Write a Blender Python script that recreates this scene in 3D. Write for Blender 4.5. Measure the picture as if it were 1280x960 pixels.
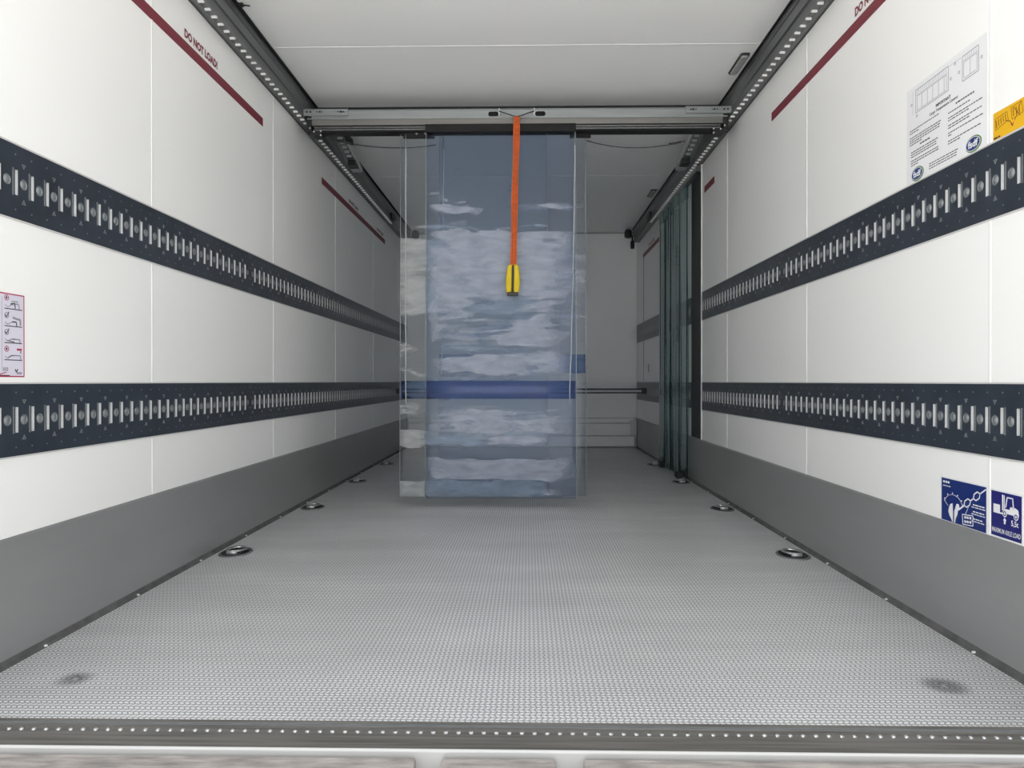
import bpy, math, random
from mathutils import Matrix, Vector
random.seed(7)
R = math.radians
S = bpy.context.scene
col = S.collection
for o in list(bpy.data.objects):
    bpy.data.objects.remove(o, do_unlink=True)

# ------------------------------------------------------------------ camera, sky, exposure
cd = bpy.data.cameras.new('camera')
cam = bpy.data.objects.new('camera', cd); col.objects.link(cam)
cd.sensor_width = 36.0
cd.lens = 36.0 * 945 / 1280
cd.clip_start = 0.02
cam.location = (0.061, 0.0, 0.709)
cam.rotation_euler = (R(90) - math.atan(3 / 945), 0, math.atan(19 / 945))
S.camera = cam

w = bpy.data.worlds.new('overcast_sky'); S.world = w
w.use_nodes = True
bg = w.node_tree.nodes['Background']
bg.inputs[0].default_value = (0.965, 0.985, 1.0, 1)
bg.inputs[1].default_value = 1.0
sd = bpy.data.lights.new('hazy_sun', 'SUN'); sd.energy = 20.0; sd.angle = R(12); sd.color = (1.0, .985, .965)
sun = bpy.data.objects.new('hazy_sun', sd); col.objects.link(sun)
sun.rotation_euler = (R(-63), 0, R(8))          # from beyond the front of the trailer: lights the yard, not the inside
S.view_settings.view_transform = 'Standard'
S.view_settings.look = 'None'
S.view_settings.gamma = 1.0
S.view_settings.use_curve_mapping = False
S.view_settings.exposure = 0.63
try:
    S.cycles.transparent_max_bounces = 32
    S.cycles.max_bounces = 12
    S.cycles.diffuse_bounces = 9
    S.cycles.glossy_bounces = 4
except Exception:
    pass

# ------------------------------------------------------------------ material helpers
def nt(name):
    m = bpy.data.materials.new(name); m.use_nodes = True
    return m, m.node_tree.nodes, m.node_tree.links, m.node_tree.nodes['Principled BSDF']

def mat(name, c, rough=0.5, metal=0.0, var=0.0, scale=(6, 6, 6), bump=0.0, bscale=None, spec=0.5):
    """plain procedural material: base colour with a little noise mottling and optional fine relief"""
    m, n, l, b = nt(name)
    b.inputs['Roughness'].default_value = rough
    b.inputs['Metallic'].default_value = metal
    b.inputs['Specular IOR Level'].default_value = spec
    b.inputs['Base Color'].default_value = (*c, 1)
    tc = n.new('ShaderNodeTexCoord')
    mp = n.new('ShaderNodeMapping'); l.new(tc.outputs['Object'], mp.inputs['Vector'])
    mp.inputs['Scale'].default_value = scale
    no = n.new('ShaderNodeTexNoise'); no.inputs['Scale'].default_value = 1.0
    no.inputs['Detail'].default_value = 5
    l.new(mp.outputs[0], no.inputs['Vector'])
    if var:
        cr = n.new('ShaderNodeMapRange')
        cr.inputs[1].default_value = 0.3; cr.inputs[2].default_value = 0.7
        cr.inputs[3].default_value = 1 - var; cr.inputs[4].default_value = 1 + var
        l.new(no.outputs[0], cr.inputs[0])
        mx = n.new('ShaderNodeVectorMath'); mx.operation = 'SCALE'
        mx.inputs[0].default_value = c
        l.new(cr.outputs[0], mx.inputs['Scale'])
        l.new(mx.outputs[0], b.inputs['Base Color'])
    if bump:
        src = no
        if bscale:
            mp2 = n.new('ShaderNodeMapping'); l.new(tc.outputs['Object'], mp2.inputs['Vector'])
            mp2.inputs['Scale'].default_value = bscale
            src = n.new('ShaderNodeTexNoise'); src.inputs['Scale'].default_value = 1.0
            l.new(mp2.outputs[0], src.inputs['Vector'])
        bp = n.new('ShaderNodeBump'); bp.inputs['Strength'].default_value = bump
        bp.inputs['Distance'].default_value = 0.002
        l.new(src.outputs[0], bp.inputs['Height'])
        l.new(bp.outputs[0], b.inputs['Normal'])
    return m

M = {}
M['wall'] = mat('white_gelcoat', (0.935, 0.935, 0.922), 0.30, var=0.012, scale=(1.5, 1.5, .6), bump=.05, bscale=(40, 40, 1.5), spec=.4)
M['bead'] = mat('white_sealant', (0.88, 0.88, 0.87), 0.4)
M['ceiling'] = mat('white_ceiling', (0.95, 0.95, 0.938), 0.35, var=0.012, scale=(1, 1, 1), spec=.3)
M['rail'] = mat('blue_black_steel', (0.045, 0.056, 0.075), 0.30, metal=0.35, var=0.18, scale=(9, 9, 9), bump=.1, bscale=(60, 60, 60), spec=.5)
M['zinc'] = mat('galvanised_steel', (0.62, 0.63, 0.63), 0.38, metal=0.55, var=.06, scale=(30, 30, 30))
M['zinc_dark'] = mat('dull_galvanised_steel', (0.30, 0.32, 0.33), 0.42, metal=0.6, var=.1, scale=(25, 25, 25))
M['track'] = mat('grey_aluminium_track', (0.20, 0.205, 0.21), 0.38, metal=0.75, var=.15, scale=(60, .8, 60))
M['track_light'] = mat('pale_aluminium_extrusion', (0.25, 0.245, 0.232), 0.4, metal=0.6, var=.06, scale=(.8, 50, 50))
M['beam'] = mat('bluish_galvanised_beam', (0.36, 0.385, 0.39), 0.4, metal=0.55, var=.08, scale=(4, 30, 30))
M['tab'] = mat('bright_punched_metal', (0.86, 0.87, 0.87), 0.4, metal=0.2)
M['black'] = mat('black_rubber', (0.012, 0.012, 0.013), 0.55, spec=.3)
M['blackplastic'] = mat('black_plastic', (0.016, 0.017, 0.018), 0.4)
M['kick'] = mat('grey_scuff_plate', (0.33, 0.335, 0.335), 0.36, metal=0.35, var=.07, scale=(3, 1.2, 5), bump=.12, bscale=(6, 3, 60))
M['seal'] = mat('grey_floor_sealant', (0.11, 0.11, 0.108), 0.6, var=.3, scale=(20, 20, 20))
M['alu_edge'] = mat('pale_edge_trim', (0.66, 0.66, 0.65), 0.4, metal=.2)
M['chrome'] = mat('polished_steel', (0.75, 0.76, 0.76), 0.2, metal=1.0)
M['bulk'] = mat('pale_bulkhead_board', (0.93, 0.93, 0.91), 0.35, var=.03, scale=(1, 3, 8))
M['red'] = mat('dark_red_print', (0.19, 0.012, 0.030), 0.45)
M['redtext'] = mat('red_lettering', (0.20, 0.016, 0.035), 0.45)
M['paper'] = mat('pale_label_film', (0.83, 0.835, 0.86), 0.4)
M['lilac'] = mat('pale_lilac_label_film', (0.70, 0.67, 0.78), 0.4)
M['ink'] = mat('black_print', (0.02, 0.02, 0.022), 0.5)
M['greyprint'] = mat('dark_grey_print', (0.085, 0.085, 0.09), 0.5)
M['greyink'] = mat('grey_print', (0.30, 0.30, 0.33), 0.5)
M['labelred'] = mat('red_print', (0.42, 0.03, 0.07), 0.5)
M['yellow'] = mat('yellow_label_film', (0.80, 0.45, 0.010), 0.4)
M['ochre'] = mat('brown_print', (0.28, 0.12, 0.01), 0.5)
M['blue'] = mat('navy_label_film', (0.003, 0.022, 0.165), 0.35)
M['blue2'] = mat('violet_navy_label_film', (0.010, 0.010, 0.155), 0.35)
M['white'] = mat('white_print', (0.82, 0.83, 0.85), 0.45)
M['logoblue'] = mat('logo_blue', (0.012, 0.035, 0.18), 0.4)
M['logogreen'] = mat('logo_green', (0.10, 0.22, 0.05), 0.4)
M['orange'] = mat('orange_webbing', (0.62, 0.105, 0.012), 0.7, var=.2, scale=(40, 40, 90), bump=.5, bscale=(400, 400, 500))
M['orange_dark'] = mat('dark_orange_stitching', (0.30, 0.05, 0.015), 0.7)
M['yellowcloth'] = mat('yellow_sleeve_fabric', (0.85, 0.62, 0.02), 0.65, var=.12, scale=(50, 50, 25))
M['rope'] = mat('white_cord', (0.55, 0.57, 0.59), 0.6, bump=.4, bscale=(300, 300, 300))
M['wire'] = mat('dark_wire', (0.04, 0.042, 0.045), 0.45)
M['lens'] = mat('ribbed_lamp_lens', (0.36, 0.37, 0.36), 0.3, var=.2, scale=(40, 40, 40))
M['jamb'] = mat('grey_door_jamb', (0.36, 0.37, 0.365), 0.4, metal=.3)
M['doorblack'] = mat('black_door_seal', (0.030, 0.033, 0.033), 0.5)
M['bumper'] = mat('weathered_bumper_board', (0.36, 0.33, 0.31), 0.8, var=.35, scale=(14, 60, 14), bump=.6, bscale=(60, 200, 60))
M['ground'] = mat('pale_concrete', (0.56, 0.55, 0.53), 0.9, var=.08, scale=(3, 3, 3))
M['shell'] = mat('white_outer_skin', (0.7, 0.7, 0.7), 0.5)

def sill_mat():
    m, n, l, b = nt('worn_steel_sill')
    tc = n.new('ShaderNodeTexCoord')
    mp = n.new('ShaderNodeMapping'); mp.inputs['Scale'].default_value = (2.2, 70, 70)
    l.new(tc.outputs['Object'], mp.inputs[0])
    no = n.new('ShaderNodeTexNoise'); no.inputs['Scale'].default_value = 1.6; no.inputs['Detail'].default_value = 6
    l.new(mp.outputs[0], no.inputs['Vector'])
    cr = n.new('ShaderNodeValToRGB'); l.new(no.outputs[0], cr.inputs[0])
    cr.color_ramp.elements[0].position = .25; cr.color_ramp.elements[0].color = (0.075, 0.07, 0.065, 1)
    cr.color_ramp.elements[1].position = .55; cr.color_ramp.elements[1].color = (0.175, 0.17, 0.155, 1)
    e = cr.color_ramp.elements.new(.8); e.color = (0.23, 0.215, 0.20, 1)
    l.new(cr.outputs[0], b.inputs['Base Color'])
    b.inputs['Roughness'].default_value = .55; b.inputs['Metallic'].default_value = .25
    return m
M['sill'] = sill_mat()

def floor_mat():
    """anti-slip floor: square lattice of small raised nubs, 12 x 13 mm, with wear and two dirt spots"""
    m, n, l, b = nt('nubbed_antislip_floor')
    tc = n.new('ShaderNodeTexCoord')
    sx = n.new('ShaderNodeSeparateXYZ'); l.new(tc.outputs['Object'], sx.inputs[0])
    def mth(op, a, c=None):
        q = n.new('ShaderNodeMath'); q.operation = op
        for i, v in enumerate((a, c)):
            if v is None: continue
            if isinstance(v, (int, float)): q.inputs[i].default_value = v
            else: l.new(v, q.inputs[i])
        return q.outputs[0]
    def ridge(axis, pitch, lo, hi):
        q = n.new('ShaderNodeMapRange'); q.interpolation_type = 'SMOOTHSTEP'
        l.new(mth('COSINE', mth('MULTIPLY', axis, 2 * math.pi / pitch)), q.inputs[0])
        q.inputs[1].default_value = lo; q.inputs[2].default_value = hi
        return q.outputs[0]
    zig = mth('MULTIPLY', mth('SINE', mth('MULTIPLY', sx.outputs[1], math.pi / .0131)), .0028)
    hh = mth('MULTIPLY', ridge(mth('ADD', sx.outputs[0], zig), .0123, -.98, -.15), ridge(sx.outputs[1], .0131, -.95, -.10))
    # wear
    no = n.new('ShaderNodeTexNoise'); no.inputs['Scale'].default_value = 2.2; no.inputs['Detail'].default_value = 7
    l.new(tc.outputs['Object'], no.inputs['Vector'])
    mp = n.new('ShaderNodeMapping'); mp.inputs['Scale'].default_value = (.9, 6, 1)
    l.new(tc.outputs['Object'], mp.inputs[0])
    no2 = n.new('ShaderNodeTexNoise'); no2.inputs['Scale'].default_value = 1.0; no2.inputs['Detail'].default_value = 4
    l.new(mp.outputs[0], no2.inputs['Vector'])
    wear = mth('ADD', mth('MULTIPLY', no.outputs[0], .5), mth('MULTIPLY', no2.outputs[0], .5))
    cr = n.new('ShaderNodeMapRange'); l.new(wear, cr.inputs[0])
    cr.inputs[1].default_value = .35; cr.inputs[2].default_value = .65
    cr.inputs[3].default_value = .86; cr.inputs[4].default_value = 1.04
    # dirt rings round the two floor bolts
    dirt = None
    for (px, py) in ((-1.017, 1.782), (1.033, 1.781)):
        vd = n.new('ShaderNodeVectorMath'); vd.operation = 'DISTANCE'
        l.new(tc.outputs['Object'], vd.inputs[0]); vd.inputs[1].default_value = (px, py, 0)
        dist = mth('ADD', vd.outputs['Value'], mth('MULTIPLY', mth('SUBTRACT', no.outputs[0], .5), .09))
        r_ = n.new('ShaderNodeMapRange'); r_.interpolation_type = 'SMOOTHSTEP'
        l.new(dist, r_.inputs[0]); r_.inputs[1].default_value = .015; r_.inputs[2].default_value = .058
        r_.inputs[3].default_value = .45; r_.inputs[4].default_value = 1
        dirt = r_.outputs[0] if dirt is None else mth('MULTIPLY', dirt, r_.outputs[0])
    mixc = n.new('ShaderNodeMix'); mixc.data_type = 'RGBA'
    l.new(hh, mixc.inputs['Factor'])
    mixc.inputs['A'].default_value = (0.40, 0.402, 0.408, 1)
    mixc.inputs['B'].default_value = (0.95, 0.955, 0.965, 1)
    sc = n.new('ShaderNodeVectorMath'); sc.operation = 'SCALE'
    l.new(mixc.outputs['Result'], sc.inputs[0])
    l.new(mth('MULTIPLY', cr.outputs[0], dirt), sc.inputs['Scale'])
    l.new(sc.outputs[0], b.inputs['Base Color'])
    b.inputs['Metallic'].default_value = .2
    b.inputs['Roughness'].default_value = .42
    bp = n.new('ShaderNodeBump'); bp.inputs['Strength'].default_value = .55; bp.inputs['Distance'].default_value = .0016
    l.new(hh, bp.inputs['Height']); l.new(bp.outputs[0], b.inputs['Normal'])
    return m
M['floor'] = floor_mat()

def pvc_mat(name, tint, film, film_glare, stops=None, xwin=None, gloss=.008, seed=0.0, base_film=.08, wob=.16, frk=.8):  # film: shared colour of the milky film and the painted reflections
    """clear flexible PVC: tinted see-through sheet, glossy skin, milky film, white outdoor reflections painted in as patches.
    stops: list of (height z, bias) - where along the sheet the film and painted reflections are strong"""
    m = bpy.data.materials.new(name); m.use_nodes = True
    n, l = m.node_tree.nodes, m.node_tree.links
    n.clear()
    out = n.new('ShaderNodeOutputMaterial')
    tr = n.new('ShaderNodeBsdfTransparent'); tr.inputs[0].default_value = (*tint, 1)
    gl = n.new('ShaderNodeBsdfGlossy'); gl.inputs['Roughness'].default_value = .16
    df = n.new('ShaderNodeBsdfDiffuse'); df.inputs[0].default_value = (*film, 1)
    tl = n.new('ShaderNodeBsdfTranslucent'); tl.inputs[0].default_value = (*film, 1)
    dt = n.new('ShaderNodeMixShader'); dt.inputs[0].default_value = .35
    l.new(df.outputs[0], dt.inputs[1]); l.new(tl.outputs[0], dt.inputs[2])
    tc = n.new('ShaderNodeTexCoord')
    sx = n.new('ShaderNodeSeparateXYZ'); l.new(tc.outputs['Object'], sx.inputs[0])
    def noise(scale, off, detail=6, dist=0.0):
        mp = n.new('ShaderNodeMapping'); mp.inputs['Scale'].default_value = scale
        mp.inputs['Location'].default_value = (off, off * 1.7, off * .6)
        l.new(tc.outputs['Object'], mp.inputs[0])
        no = n.new('ShaderNodeTexNoise'); no.inputs['Scale'].default_value = 1.0
        no.inputs['Detail'].default_value = detail; no.inputs['Distortion'].default_value = dist
        l.new(mp.outputs[0], no.inputs['Vector'])
        return no.outputs[0]
    def mth(op, a, c=None, cl=False):
        q = n.new('ShaderNodeMath'); q.operation = op; q.use_clamp = cl
        for i, v in enumerate((a, c)):
            if v is None: continue
            if isinstance(v, (int, float)): q.inputs[i].default_value = v
            else: l.new(v, q.inputs[i])
        return q.outputs[0]
    fac = None
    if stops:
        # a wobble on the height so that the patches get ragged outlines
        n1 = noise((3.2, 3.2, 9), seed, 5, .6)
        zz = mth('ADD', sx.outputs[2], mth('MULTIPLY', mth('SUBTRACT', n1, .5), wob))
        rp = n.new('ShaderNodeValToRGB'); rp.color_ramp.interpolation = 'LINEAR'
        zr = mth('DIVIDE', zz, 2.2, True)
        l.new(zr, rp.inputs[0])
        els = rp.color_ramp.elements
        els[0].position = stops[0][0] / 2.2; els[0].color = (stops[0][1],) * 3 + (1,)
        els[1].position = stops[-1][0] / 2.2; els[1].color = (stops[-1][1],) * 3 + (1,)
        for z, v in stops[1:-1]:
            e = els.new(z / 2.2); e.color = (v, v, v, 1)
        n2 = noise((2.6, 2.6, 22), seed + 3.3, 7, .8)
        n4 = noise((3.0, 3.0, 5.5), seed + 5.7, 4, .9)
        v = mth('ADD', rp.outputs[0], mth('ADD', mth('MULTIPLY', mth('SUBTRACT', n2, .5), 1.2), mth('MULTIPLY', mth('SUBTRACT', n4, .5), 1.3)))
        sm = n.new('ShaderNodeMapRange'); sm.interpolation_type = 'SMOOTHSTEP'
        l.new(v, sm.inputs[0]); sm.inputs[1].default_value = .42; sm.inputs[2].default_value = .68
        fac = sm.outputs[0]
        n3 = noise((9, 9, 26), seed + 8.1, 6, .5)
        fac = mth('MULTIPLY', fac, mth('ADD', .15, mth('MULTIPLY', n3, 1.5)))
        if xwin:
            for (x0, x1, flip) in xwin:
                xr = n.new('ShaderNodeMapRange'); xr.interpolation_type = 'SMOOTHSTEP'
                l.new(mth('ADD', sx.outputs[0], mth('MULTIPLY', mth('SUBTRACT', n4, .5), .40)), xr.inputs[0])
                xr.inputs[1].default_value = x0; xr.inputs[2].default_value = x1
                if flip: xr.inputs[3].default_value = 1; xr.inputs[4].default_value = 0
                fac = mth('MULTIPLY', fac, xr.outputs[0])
        fac = mth('ADD', base_film, mth('MULTIPLY', fac, film_glare), True)
    else:
        n2 = noise((6, 6, .8), seed, 4)
        fac = mth('ADD', base_film, mth('MULTIPLY', mth('SUBTRACT', n2, .45, True), film_glare), True)
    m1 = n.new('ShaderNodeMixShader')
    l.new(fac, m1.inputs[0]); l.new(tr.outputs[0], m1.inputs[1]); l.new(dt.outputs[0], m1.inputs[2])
    fr = n.new('ShaderNodeLayerWeight'); fr.inputs[0].default_value = .18
    bn = noise((5, 5, 16), seed + 1.2, 3)
    bp = n.new('ShaderNodeBump'); bp.inputs['Strength'].default_value = .25; bp.inputs['Distance'].default_value = .01
    l.new(bn, bp.inputs['Height']); l.new(bp.outputs[0], gl.inputs['Normal'])
    m2 = n.new('ShaderNodeMixShader')
    l.new(mth('MULTIPLY', mth('ADD', fr.outputs['Fresnel'], gloss), frk, True), m2.inputs[0])
    l.new(m1.outputs[0], m2.inputs[1]); l.new(gl.outputs[0], m2.inputs[2])
    l.new(m2.outputs[0], out.inputs[0])
    return m

FILM_GLARE = (0.70, 0.74, 0.84)
# film and painted reflections up the front sheet, bottom to top (height in metres, strength)
M['pvc_front'] = pvc_mat('clear_pvc_front', (.855, .90, .968), FILM_GLARE, .50,
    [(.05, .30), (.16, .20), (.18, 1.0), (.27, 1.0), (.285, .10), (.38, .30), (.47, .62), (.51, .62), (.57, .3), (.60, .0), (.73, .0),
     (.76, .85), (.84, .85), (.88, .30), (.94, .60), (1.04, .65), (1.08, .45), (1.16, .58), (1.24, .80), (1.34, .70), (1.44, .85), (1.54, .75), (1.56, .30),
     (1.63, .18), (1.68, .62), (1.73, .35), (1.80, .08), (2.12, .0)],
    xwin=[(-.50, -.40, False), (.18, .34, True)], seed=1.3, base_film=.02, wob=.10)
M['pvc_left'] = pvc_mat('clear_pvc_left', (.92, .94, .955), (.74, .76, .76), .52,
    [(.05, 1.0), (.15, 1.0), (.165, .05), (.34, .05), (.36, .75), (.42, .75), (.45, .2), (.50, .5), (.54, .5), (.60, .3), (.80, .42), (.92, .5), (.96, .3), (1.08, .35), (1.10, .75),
     (1.50, .85), (1.53, .1), (1.58, .6), (1.60, .05), (2.12, .0)], seed=6.1, base_film=.02, wob=.09)  # pale patches here are daylight reflections put into the sheet colour
M['pvc_right'] = pvc_mat('clear_pvc_right', (.90, .925, .965), FILM_GLARE, .30,
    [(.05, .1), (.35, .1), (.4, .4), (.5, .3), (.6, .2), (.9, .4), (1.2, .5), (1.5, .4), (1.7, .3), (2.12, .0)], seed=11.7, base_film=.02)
M['pvc_edge'] = pvc_mat('pvc_cut_edge', (.80, .84, .90), (.70, .75, .82), .2, base_film=.55)
M['pvc_edge_line'] = mat('milky_pvc_edge', (0.42, 0.46, 0.52), .4)
M['pvc_band'] = pvc_mat('blue_tinted_band', (.56, .69, .94), (.19, .27, .52), .1, base_film=.30, gloss=.04)
M['pvc_band_pale'] = pvc_mat('pale_blue_tinted_band', (.72, .82, .97), (.20, .28, .5), .1, base_film=.08, gloss=.04)
M['band_edge'] = mat('dark_blue_band_edge', (0.012, 0.022, 0.12), .4)
M['pvc_teal'] = pvc_mat('teal_tinted_pvc', (.875, .94, .93), (.50, .60, .59), .2, base_film=.085, gloss=.0, seed=4.4, frk=.35)
M['pvc_teal_edge'] = pvc_mat('teal_pvc_cut_edge', (.35, .50, .50), (.06, .13, .14), .1, base_film=.55)

# ------------------------------------------------------------------ mesh helpers
class MB:
    def __init__(s): s.v = []; s.f = []; s.mi = []
    def add(s, vs, fs, mi=0):
        o = len(s.v); s.v += [tuple(p) for p in vs]
        for f in fs: s.f.append(tuple(i + o for i in f)); s.mi.append(mi)
    def box(s, x0, x1, y0, y1, z0, z1, mi=0):
        x0, x1 = min(x0, x1), max(x0, x1); y0, y1 = min(y0, y1), max(y0, y1); z0, z1 = min(z0, z1), max(z0, z1)
        s.add([(x0, y0, z0), (x1, y0, z0), (x1, y1, z0), (x0, y1, z0), (x0, y0, z1), (x1, y0, z1), (x1, y1, z1), (x0, y1, z1)],
              [(0, 3, 2, 1), (4, 5, 6, 7), (0, 1, 5, 4), (1, 2, 6, 5), (2, 3, 7, 6), (3, 0, 4, 7)], mi)
    def prism(s, a, b, mi=0):
        """solid between two equal polygons given as 3-D loops"""
        n = len(a)
        s.add(list(a) + list(b), [tuple(range(n - 1, -1, -1)), tuple(range(n, 2 * n))] +
              [(i, (i + 1) % n, n + (i + 1) % n, n + i) for i in range(n)], mi)
    def tube(s, pts, r, k=8, mi=0, cap=True):
        pts = [Vector(p) for p in pts]; rings = []
        for i, p in enumerate(pts):
            t = (pts[min(i + 1, len(pts) - 1)] - pts[max(i - 1, 0)]).normalized()
            a = Vector((0, 0, 1)) if abs(t.z) < .9 else Vector((1, 0, 0))
            u = t.cross(a).normalized(); q = t.cross(u)
            rr = r[i] if isinstance(r, (list, tuple)) else r
            rings.append([p + (u * math.cos(2 * math.pi * j / k) + q * math.sin(2 * math.pi * j / k)) * rr for j in range(k)])
        vs = [v for g in rings for v in g]; fs = []
        for i in range(len(pts) - 1):
            for j in range(k):
                fs.append((i * k + j, i * k + (j + 1) % k, (i + 1) * k + (j + 1) % k, (i + 1) * k + j))
        if cap: fs += [tuple(range(k - 1, -1, -1)), tuple(range((len(pts) - 1) * k, len(pts) * k))]
        s.add(vs, fs, mi)
    def mesh(s, name, mats, smooth=False):
        me = bpy.data.meshes.new(name); me.from_pydata(s.v, [], s.f)
        for m in (mats if isinstance(mats, (list, tuple)) else [mats]): me.materials.append(m)
        for p, i in zip(me.polygons, s.mi):
            p.material_index = i; p.use_smooth = smooth
        me.update(); return me
    def build(s, name, mats, parent=None, smooth=False, bevel=0):
        o = bpy.data.objects.new(name, s.mesh(name, mats, smooth)); col.objects.link(o)
        if parent: o.parent = parent
        if bevel:
            b = o.modifiers.new('bevel', 'BEVEL'); b.width = bevel; b.segments = 2; b.limit_method = 'ANGLE'
        return o

def inst(name, me, loc, parent, rotz=0):
    o = bpy.data.objects.new(name, me); col.objects.link(o)
    o.location = loc; o.rotation_euler = (0, 0, rotz); o.parent = parent
    return o
def tag(o, label, cat=None, group=None, kind=None):
    o['label'] = label
    if cat: o['category'] = cat
    if group: o['group'] = group
    if kind: o['kind'] = kind
    return o
def empty(name, label, cat=None, group=None, kind=None):
    o = bpy.data.objects.new(name, None); col.objects.link(o)
    o.empty_display_size = .1
    return tag(o, label, cat, group, kind)

HW = 1.239                                   # half the inner width
H = 2.31                                     # inner height
YB = 8.15                                    # front bulkhead
YR = 1.452                                   # rear edge of the body
def P(s, d, y, z): return (s * (HW - d), y, z)         # s = -1 left wall, +1 right wall; d = distance off the wall
def wbox(mb, s, d0, d1, y0, y1, z0, z1, mi=0): mb.box(s * (HW - d0), s * (HW - d1), y0, y1, z0, z1, mi)
def wpoly(mb, s, pts, d0, d1, mi=0):
    mb.prism([P(s, d0, y, z) for y, z in pts], [P(s, d1, y, z) for y, z in pts], mi)
def wline(mb, s, a, b, t, d0, d1, mi=0):
    (ya, za), (yb, zb) = a, b
    L = math.hypot(yb - ya, zb - za) or 1e-6
    ny, nz = -(zb - za) / L * t / 2, (yb - ya) / L * t / 2
    wpoly(mb, s, [(ya + ny, za + nz), (yb + ny, zb + nz), (yb - ny, zb - nz), (ya - ny, za - nz)], d0, d1, mi)
def wpath(mb, s, pts, t, d0, d1, closed=False, mi=0):
    for i in range(len(pts) - (0 if closed else 1)):
        wline(mb, s, pts[i], pts[(i + 1) % len(pts)], t, d0, d1, mi)
def ell(cy, cz, ry, rz, k=24, a0=0, a1=2 * math.pi, rot=0):
    r = []
    for i in range(k):
        a = a0 + (a1 - a0) * i / (k if a1 - a0 > 6.28 else k - 1)
        y, z = ry * math.cos(a), rz * math.sin(a)
        r.append((cy + y * math.cos(rot) - z * math.sin(rot), cz + y * math.sin(rot) + z * math.cos(rot)))
    return r
def wring(mb, s, outer, inner, d0, d1, mi=0):
    n = len(outer)
    for i in range(n):
        j = (i + 1) % n
        wpoly(mb, s, [outer[i], outer[j], inner[j], inner[i]], d0, d1, mi)

def wtext(name, txt, s, ya, yb, z0, z1, d, m, parent, bold=.0, rise=0.0):
    """flat lettering on a side wall, fitted from ya (first letter) to yb (last letter)"""
    cu = bpy.data.curves.new('lettering', 'FONT'); cu.body = txt; cu.size = 1; cu.extrude = .0; cu.offset = bold
    cu.resolution_u = 3
    t = bpy.data.objects.new('lettering', cu); col.objects.link(t)
    bpy.context.view_layer.update()
    me = bpy.data.meshes.new_from_object(t.evaluated_get(bpy.context.evaluated_depsgraph_get()))
    bpy.data.objects.remove(t, do_unlink=True)
    xs = [v.co.x for v in me.vertices]; ys = [v.co.y for v in me.vertices]
    x0, x1, y0, y1 = min(xs), max(xs), min(ys), max(ys)
    for v in me.vertices:
        u = (v.co.x - x0) / (x1 - x0)
        v.co = P(s, d, ya + (yb - ya) * u, z0 + (z1 - z0) * (v.co.y - y0) / (y1 - y0) + rise * u)
    me.materials.clear(); me.materials.append(m)
    o = bpy.data.objects.new(name, me); col.objects.link(o)
    if parent: o.parent = parent
    return o

# ------------------------------------------------------------------ the setting
g = MB(); g.box(-150, 150, -150, 150, -1.35, -1.25)
tag(g.build('ground', M['ground']), 'pale concrete yard outside the open rear of the trailer', kind='structure')

f = MB(); f.box(-HW - .06, HW + .06, 1.572, YB + .1, -.06, 0)
tag(f.build('floor', M['floor']), 'silver grey anti-slip floor with small raised nubs', kind='structure')

RAILS = [(.520, .703), (1.122, 1.310)]
BANDS = [(.30, .520), (.703, 1.122), (1.310, 2.20)]
def wall(s, name, spans, seams, label):
    root = MB(); wbox(root, s, -.085, -.032, YR, YB + .1, -.06, H + .06)
    o = tag(root.build(name, M['shell']), label, kind='structure')
    for (y0, y1) in spans:
        cuts = [y0] + [q for q in seams if y0 < q < y1] + [y1]
        for i in range(len(cuts) - 1):
            for (z0, z1) in BANDS:
                b = MB(); wbox(b, s, -.03, 0, cuts[i] + .002, cuts[i + 1] - .002, z0, z1)
                b.build('panel', M['wall'], o)
        for q in cuts[1:-1]:
            for (z0, z1) in BANDS:
                b = MB(); wbox(b, s, -.01, .0018, q - .004, q + .004, z0, z1)
                b.build('seam_bead', M['bead'], o)
    return o
wl = wall(-1, 'wall_left', [(YR, YB)], [2.597 + 1.254 * k for k in range(5)], 'white panelled trailer side wall on the left with two dark rails')
wr = wall(1, 'wall_right', [(YR, 5.128), (5.44, 6.46), (6.655, YB)], [1.950 + 1.265 * k for k in range(3)] + [7.656], 'white panelled trailer side wall on the right with labels and side door')

# front bulkhead
b = MB(); b.box(-HW - .06, HW + .06, YB + .03, YB + .1, -.06, H + .06)
wb = tag(b.build('wall_back', M['shell']), 'white front bulkhead at the far end of the trailer', kind='structure')
for (x0, x1) in ((-HW + .002, -.42), (-.416, .416), (.42, HW - .002)):
    b = MB(); b.box(x0, x1, YB, YB + .03, .322, H - .005); b.build('panel', M['wall'], wb)
b = MB(); b.box(-HW, HW, YB - .004, YB, H - .012, H - .002); b.build('top_trim', M['jamb'], wb)
for (z0, z1, d) in ((.012, .125, .035), (.130, .262, .030), (.267, .318, .038)):
    b = MB(); b.box(-HW + .02, HW - .03, YB - d, YB + .03, z0, z1); b.build('board', M['bulk'], wb, bevel=.006)
b = MB(); b.box(HW - .075, HW - .012, YB - .052, YB - .036, .14, .30); b.build('corner_bracket', M['alu_edge'], wb)

# ceiling
c = MB(); c.box(-HW - .06, HW + .06, YR, YB + .1, H + .02, H + .09)
ce = tag(c.build('ceiling', M['shell']), 'white panelled trailer ceiling', kind='structure')
cuts = [YR, 3.607, 5.90, YB]
for i in range(3):
    b = MB(); b.box(-HW, HW, cuts[i] + .002, cuts[i + 1] - .002, H, H + .02); b.build('panel', M['ceiling'], ce)
for q in cuts[1:-1]:
    b = MB(); b.box(-HW + .05, HW - .05, q - .004, q + .004, H - .0016, H + .01); b.build('seam_bead', M['bead'], ce)

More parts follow.
